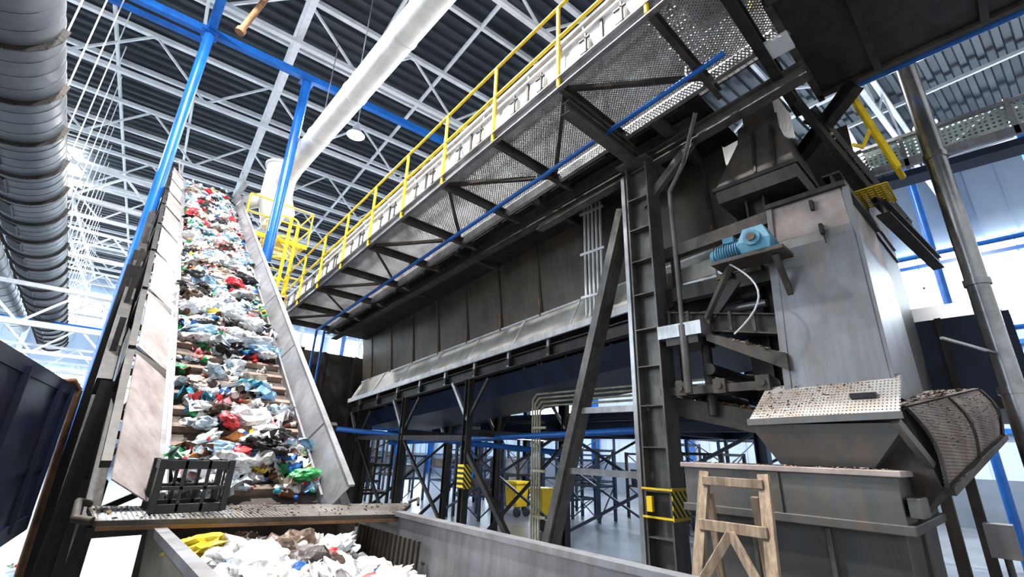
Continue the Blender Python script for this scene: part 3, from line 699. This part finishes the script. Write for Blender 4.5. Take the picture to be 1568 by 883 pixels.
# inclined screw conveyor
m=M()
def tr(t,lo):
    a,b=(V((4.4,.47,1.86)),V((6.5,.19,2.3))) if lo==0 else ((V((4.45,.58,2.39)),V((6.6,.25,2.73))) if lo==1 else (V((4.45,.95,2.39)),V((6.6,.62,2.73))))
    return a.lerp(b,t)
def qs(t):return[tr(t,0),tr(t,1),tr(t,2),tr(t,2)-V((0,.1,.5)),tr(t,0)+V((0,.2,-.28))]
m.loft([qs(0),qs(1)],1)
def cv(t,s):
    p=tr(t,0).lerp(tr(t,1),s);b=.05*math.sin(math.pi*s);return p+V((0,-b-.015,b*.5))
for k in range(6):
    s0,s1=k/6,(k+1)/6
    m.plate([cv(0,s0),cv(1,s0),cv(1,s1),cv(0,s1)],-.006,0)
m.plate([tr(0,1)+V((0,-.02,.012)),tr(1,1)+V((0,-.02,.012)),tr(1,2)+V((0,0,.012)),tr(0,2)+V((0,0,.012))],.008,0)
m.beam(tr(0,0)-V((0,.03,.02)),tr(1,0)-V((0,.03,.02)),.06,.05,1)
for t in(0,.5,1):
    for k in range(6):m.beam(cv(t,k/6)-V((0,.01,0)),cv(t,(k+1)/6)-V((0,.01,0)),.03,.02,1)
for t in(.1,.5,.9):
    p=tr(t,0)+V((0,.25,-.28));m.beam((p.x,p.y,0),p,.08,.08,1)
m.box((4.6,.2,1.45),(4.75,.34,1.65),2);m.tube((4.68,.27,.2),(4.68,.27,1.5),.02,1)
m.build('inclined_screw_conveyor',[perfXZ,grit,chute])
m=M();m.tube((5.9,.0,0),(5.9,.0,6.4),.085,0,20)
for z in(2.6,3.6,5.0):m.tube((5.9,.0,z),(5.9,.0,z+.06),.1,0,20)
m.beam((5.9,.0,2.95),(5.0,.3,2.98),.02,.02,0)
m.build('vertical_steel_pipe',[stainless])
m=M()
for k in range(5):
    m.tube((5.6+.3*k,-.3-.05*k,1.75-.16*k),(8.5,-.7,1.9-.16*k),.02,0,8)
m.tube((6.4,-.2,0),(6.4,-.2,2.0),.03,0);m.tube((7.4,-.6,0),(7.4,-.6,2.2),.03,0)
m.build('blue_guard_rail',[blue])
m=M()
m.box((6.4,-1.2,0),(9.5,.1,1.1),0);m.box((6.7,-1.,1.1),(9.2,-.1,1.5),0)
for x in(6.5,7.3,8.1,8.9):m.beam((x,.12,0),(x,.12,1.1),.06,.04,0)
m.tube((6.3,-.5,1.2),(6.7,-.5,1.2),.2,0,20)
m.build('low_machine_base',[grit])
# motor
m=M();mx,mz=4.32,3.92
m.tube((mx,1.72,mz-.03),(mx,1.47,mz-.0),.075,0,20)
for k in range(9):
    y=1.50+.024*k;m.tube((mx,y,mz-.01),(mx,y+.008,mz-.01),.088,0,20)
m.tube((mx,1.76,mz-.03),(mx,1.72,mz-.03),.07,0,20,.085);m.box((mx-.05,1.52,mz+.07),(mx+.05,1.63,mz+.13),0)
m.loft([[(mx-.1,1.2,mz-.1),(mx+.12,1.2,mz-.1),(mx+.12,1.45,mz-.1),(mx-.1,1.45,mz-.1)],[(mx-.12,1.18,mz),(mx+.12,1.18,mz),(mx+.12,1.47,mz),(mx-.12,1.47,mz)],[(mx-.08,1.24,mz+.15),(mx+.1,1.24,mz+.15),(mx+.1,1.42,mz+.15),(mx-.08,1.42,mz+.15)]],0)
m.tube((mx-.15,1.33,mz+.02),(mx+.2,1.33,mz+.02),.075,0,20);m.tube((mx-.17,1.33,mz+.02),(mx-.15,1.33,mz+.02),.04,1,16)
m.box((mx-.1,1.1,mz-.14),(mx+.2,1.75,mz-.1),1)
m.beam((mx,1.6,mz-.14),(mx+.25,2.0,mz-.55),.05,.05,1);m.beam((mx,1.2,mz-.14),(mx+.3,1.2,mz-.5),.05,.05,1)
pts=[]
for k in range(13):
    t=k/12;pts.append((mx-.02,1.66-.38*math.sin(t*2.6)+.18*t,mz-.08-.75*t))
m.pipe(pts,.009,2,8)
m.build('blue_gear_motor',[motorb,grit,condw],bevel=.004)
# transfer machinery
m=M()
m.beam((4.8,3.0,4.28),(4.8,1.25,4.38),.1,.14,1);m.beam((4.75,2.6,3.75),(4.75,1.2,3.75),.12,.16,0)
m.ib((4.7,2.5,3.45),(4.7,1.3,3.2),.14,.2,.015,1)
m.beam((4.7,2.1,3.3),(4.7,1.7,3.75),.05,.1,0);m.beam((4.8,2.4,2.4),(4.8,2.4,4.3),.08,.08,0)
m.box((4.4,2.0,3.18),(4.85,2.48,3.32),2);m.box((4.42,2.05,3.1),(4.8,2.4,3.18),0)
m.loft([[(4.5,2.0,3.12),(6,2.0,3.12),(6,2.0,3.2),(4.5,2.0,3.2)],[(4.5,1.3,2.75),(6,1.3,2.75),(6,1.3,2.9),(4.5,1.3,2.9)]],1)
m.loft([[(4.75,2.55,2.42),(6.2,2.55,2.42),(6.2,2.55,2.62),(4.75,2.55,2.62)],[(4.75,1.6,2.2),(6.2,1.6,2.2),(6.2,1.6,2.42),(4.75,1.6,2.42)]],1)
m.tube((4.6,2.05,2.85),(5.6,2.05,2.85),.06,0);m.tube((4.7,2.1,2.4),(4.7,2.1,3.1),.05,0)
for y in(1.5,1.9,2.3):m.tube((4.65,y,2.66),(6,y,2.66),.07,1)
m.beam((4.6,2.6,2.65),(4.6,1.6,2.65),.05,.08,1)
m.plate([(4.9,3.1,3.75),(4.9,1.9,3.85),(4.98,1.9,4.2),(4.98,3.1,4.1)],.01,3)
m.box((5.2,1.5,2.2),(7.5,1.85,4.2),0)
m.box((6.5,.7,2.0),(8.,1.85,6.2),0)
for z in(3.5,3.9):m.tube((4.85,2.9,z),(4.85,1.5,z),.04,2)
for x in(5.1,6.4):m.ib((x,1.5,0),(x,1.5,5.5),.2,.2,.02,0,(0,1,0))
m.ib((4.9,.75,4.6),(7.9,.75,4.75),.15,.2,.02,0)
for y in(1.55,1.95,2.35):
    m.box((4.55,y-.06,2.6),(4.63,y+.06,2.74),1);m.tube((4.53,y,2.67),(4.56,y,2.67),.03,1,10)
for y in(1.5,1.8):m.box((4.62,y-.07,3.78),(4.72,y+.07,3.92),1);m.tube((4.58,y,3.85),(4.63,y,3.85),.035,2,12)
for k in range(5):m.beam((4.63,2.45-.22*k,3.35-.045*k),(4.63,2.45-.22*k,3.55-.045*k),.03,.03,1)
m.build('transfer_machinery_frame',[dark,grit,galv,perfYZ])
m=M()
m.loft([sq(5.0,5.9,1.12,1.55,5.75),sq(5.0,5.9,1.12,1.58,5.55),sq(4.85,6.0,1.0,1.86,4.95),sq(4.87,6.0,1.02,1.84,4.78)],0)
m.loft([sq(5.05,5.8,1.15,1.5,6.2),sq(5.05,5.8,1.15,1.5,5.75)],0)
m.box((4.83,.98,4.93),(6.02,1.88,4.98),1)
for y in(1.2,1.4):m.beam((4.98,y,5.6),(4.86,y,5.0),.02,.03,1)
m.build('upper_feed_chute',[grit,dark],bevel=.005)
# overhead platform at right
m=M()
m.box((3.7,-3,5.95),(5.3,.72,6.08),0)
m.beam((3.7,.74,6.0),(5.4,.74,6.0),.06,.18,1);m.beam((5.32,-3,6.0),(5.32,.74,6.0),.06,.18,1);m.beam((3.68,-3,6.),(3.68,.74,6.),.06,.18,1)
for y in(-2.2,-1.4,-.6,.2):m.beam((3.7,y,5.93),(5.3,y,5.93),.06,.06,0)
for x in(3.7,5.3):m.plate([(x,-3,6.1),(x,.72,6.1),(x,.72,6.5),(x,-3,6.5)],.02,0)
m.tube((5.45,-3,5.95),(5.45,.6,5.95),.03,2)
m.box((3.2,.3,6.2),(3.7,1.4,6.25),0)
m.ib((3.0,.95,5.98),(5.3,.95,5.85),.1,.16,.02,0);m.ib((5.2,.4,5.8),(6.6,2.2,5.2),.12,.16,.02,0)
m.beam((5.0,.95,5.9),(5.9,.5,4.6),.06,.08,0);m.beam((5.3,.85,5.8),(6.5,.4,4.6),.08,.12,0)
for k in range(9):
    t=k/8;p=V((5.1,.98,5.8)).lerp(V((6.3,.48,4.6)),t);m.beam(p,p+V((.25,-.1,0)),.05,.03,1)
m.ib((5.6,.5,4.5),(7.8,.3,4.5),.12,.16,.02,0)
m.build('overhead_belt_conveyor',[dark,grit,blue])
m=M();m.tube((4.2,.82,5.9),(4.2,.82,7.4),.06,0,16);m.box((4.08,.7,5.86),(4.32,.94,5.9),0);m.tube((4.2,.82,6.1),(4.2,.82,6.14),.08,0,16)
m.build('white_standpipe',[white])
m=M()
m.grid((3.3,.8,6.15),(1.0,0,0),(0,.9,0),.07,.01,0,.006,False);m.grid((3.3,.8,6.15),(0,0,.7),(1.0,0,0),.07,.01,0,.006,False)
m.tube((3.55,.95,6.2),(3.55,.95,7.3),.03,1);m.tube((3.9,.9,6.2),(3.9,.9,7.3),.03,1)
m.build('wire_mesh_guard',[galv,yellow])
m=M()
for o in(0,.28):
    m.beam((5.35+o,.5,5.95),(5.5+o,.28,4.85),.035,.05,0)
for k in range(6):
    t=k/5;m.beam(V((5.35,.5,5.95)).lerp(V((5.5,.28,4.85)),t),V((5.63,.5,5.95)).lerp(V((5.78,.28,4.85)),t),.03,.03,0)
m.pipe([(5.35,.5,5.95),(5.25,.55,6.1),(5.1,.6,6.0)],.025,0,8);m.pipe([(5.2,.55,5.1),(5.4,.5,5.15),(5.5,.4,5.4)],.02,0,8)
m.grid((5.5,.4,4.72),(.5,0,0),(0,.4,0),.06,.02,0,.01,False)
m.build('yellow_access_ladder',[yellow])
m=M()
m.plate([(8,-3,6.05),(8,1.2,6.2),(8,1.2,6.6),(8,-3,6.45)],.01,0);m.beam((7.98,-3,6.03),(7.98,1.2,6.18),.06,.12,1);m.beam((7.98,-3,6.47),(7.98,1.2,6.62),.05,.05,1)
m.beam((8.0,-3,5.8),(8.0,1.2,5.95),.3,.1,2)
y=-3
while y<1.2:m.beam((7.97,y,6.03),(7.97,y,6.6),.04,.05,1);y+=1.1
m.build('mesh_guarded_walkway',[green,galv,dblue])
m=M();m.loft([sq(8.6,11.5,-.2,1.7,2.8),sq(8.6,11.5,-.2,1.7,3.95),sq(9.0,11.3,0,1.5,4.25)],0)
for y in(-.1,.5,1.1,1.6):m.beam((8.57,y,2.8),(8.57,y,3.95),.07,.07,1)
for x in(8.8,11.2):
    for y in(0,1.5):m.beam((x,y,0),(x,y,2.8),.14,.14,1)
m.box((8.5,-.3,2.7),(11.6,1.8,2.82),1)
m.build('dark_blue_compactor',[dblue,dark])
m=M()
for y in(-1.5,.6,2.6):m.tube((15,y,0),(15,y,10),.09,0)
for z in(3,5,7.1):m.tube((15,-3,z),(15,4,z),.07,0)
m.build('blue_pipe_scaffold',[blue])
# ---------------------------------------------------------------- wooden step
m=M()
def lp(y,z):return V((3.08+.29*z,y,z))
for a,b in((1.83,1.74),(1.2,1.32)):m.beam(lp(a,0),lp(b,1.9),.075,.045,0,(1,0,0))
for z,h in((1.84,.06),(1.55,.07),(1.05,.07),(.5,.07)):
    k=z/1.9;m.beam(lp(1.83-.09*k+.0,z)-V((.03,0,0)),lp(1.2+.12*k,z)-V((.03,0,0)),.03,h,0)
m.beam(lp(1.53,1.52)-V((.045,0,0)),lp(1.78,1.12)-V((.045,0,0)),.03,.06,0);m.beam(lp(1.53,1.52)-V((.045,0,0)),lp(1.26,1.12)-V((.045,0,0)),.03,.06,0)
for a in(1.75,1.42):m.beam((3.9,a,0),(3.68,a,1.75),.045,.05,0)
m.build('wooden_stepladder',[wood],bevel=.004)
# ---------------------------------------------------------------- debris
w=W()
dc=[(.16,.09,.05),(.08,.05,.03),(.3,.2,.12),(.45,.38,.3),(.1,.07,.05)]
def scat(n,f,r=(.008,.03)):
    for i in range(n):
        w.bag(V(f()),U(*r),random.choice(dc),I1,.5)
scat(160,lambda:(U(4.0,4.25),U(.65,2.08),1.965),(.003,.01))
def fl():
    t=U(0,1)**2;return(4.17+.42*t,U(.62,1.52),2.33+.32*t)
scat(260,fl,(.004,.014))
scat(260,lambda:(lambda t,s:tr(t,1).lerp(tr(t,2),s)+V((0,0,.02)))(U(0,1),U(0,.8)),(.008,.02))
scat(300,lambda:(lambda t,s:cv(t,s)-V((0,.01,0)))(U(0,1),U(.3,1)),(.003,.009))
scat(300,lambda:(lambda t:(U(4.5,5.2),2.0-.7*t,3.2-.3*t))(U(0,1)),(.01,.035))
scat(260,lambda:(lambda t:(U(4.75,5.3),2.5-.9*t,2.63-.2*t))(U(0,1)),(.01,.035))
scat(120,lambda:(U(4.4,4.85),U(2.0,2.48),3.325),(.005,.013))
scat(200,lambda:(lambda y:(U(5.6,5.9),y,zs(y)-.28))(U(3,7)),(.01,.04))
scat(160,lambda:(lambda t:V((5.1,.98,5.83)).lerp(V((6.3,.48,4.63)),t)+V((U(0,.25),U(-.1,0),0)))(U(0,1)),(.01,.04))
scat(200,lambda:(lambda u,v:T[0].lerp(T[1],u).lerp(T[3].lerp(T[2],u),v)+V((0,0,.012)))(U(0,1),U(0,1)),(.003,.012))
w.build('organic_debris',vcol('debris_mat',.9))
w=W()
for i in range(120):w.sheet(V((U(-1.5,.4),U(3,12),.02+U(0,.03))),U(.03,.1))
w.build('floor_litter',plast)
# ---------------------------------------------------------------- lamps
def lamp(x,y,z,p):
    m=M();m.tube((x,y,z+.35),(x,y,z+.1),.1,0,20,.14);m.tube((x,y,z+.1),(x,y,z-.1),.14,0,24,.28,False);m.tube((x,y,z-.09),(x,y,z-.1),.26,1,24);m.tube((x,y,z+.35),(x,y,12.4),.012,0,6)
    m.build('high_bay_lamp',[white,glow])
    l=bpy.data.lights.new('lamp_light','AREA');l.shape='DISK';l.size=.6;l.energy=p;l.color=(1,.98,.95)
    o=bpy.data.objects.new('lamp_light',l);o.location=(x,y,z-.14);scene.collection.objects.link(o)
for p in((4.3,12.4,11.4,1000),(-1.2,7,11.4,1100),(.9,3.5,11.4,1500),(10.5,5,11.4,800),(10,16,11.4,800),(2,22,11.4,1200),(-7,14,11.4,1600),(16,0,11.4,2200),(-6,28,11.4,2000),(17,12,11.4,1100)):lamp(*p)
m=M()
for (x,y) in((10.5,6),(11,11)):
    m.box((x-.6,y-.08,2.36),(x+.6,y+.08,2.42),0)
    l=bpy.data.lights.new('tube_light','AREA');l.shape='RECTANGLE';l.size=1.2;l.size_y=.15;l.energy=35
    o=bpy.data.objects.new('tube_light',l);o.location=(x,y,2.34);scene.collection.objects.link(o)
m.build('fluorescent_luminaire',[glow])
# ---------------------------------------------------------------- world / camera
wd=bpy.data.worlds.new('World');scene.world=wd;wd.use_nodes=True
bg=wd.node_tree.nodes['Background'];bg.inputs[0].default_value=(.88,.94,1,1);bg.inputs[1].default_value=.95
cd=bpy.data.cameras.new('Camera');cam=bpy.data.objects.new('Camera',cd);scene.collection.objects.link(cam)
cd.lens=16;cd.sensor_width=36;cd.clip_start=.05
F=V((.6326,.6977,.3363)).normalized();R=V((.7327,-.6798,.0320));R=(R-F*R.dot(F)).normalized();Uu=R.cross(F)
mt=Matrix((R,Uu,-F)).transposed().to_4x4();mt.translation=V((0,0,2));cam.matrix_world=mt
scene.camera=cam
try:
    vs=scene.view_settings;vs.view_transform='Standard';vs.exposure=.1;vs.gamma=.93
except Exception as e:print(e)
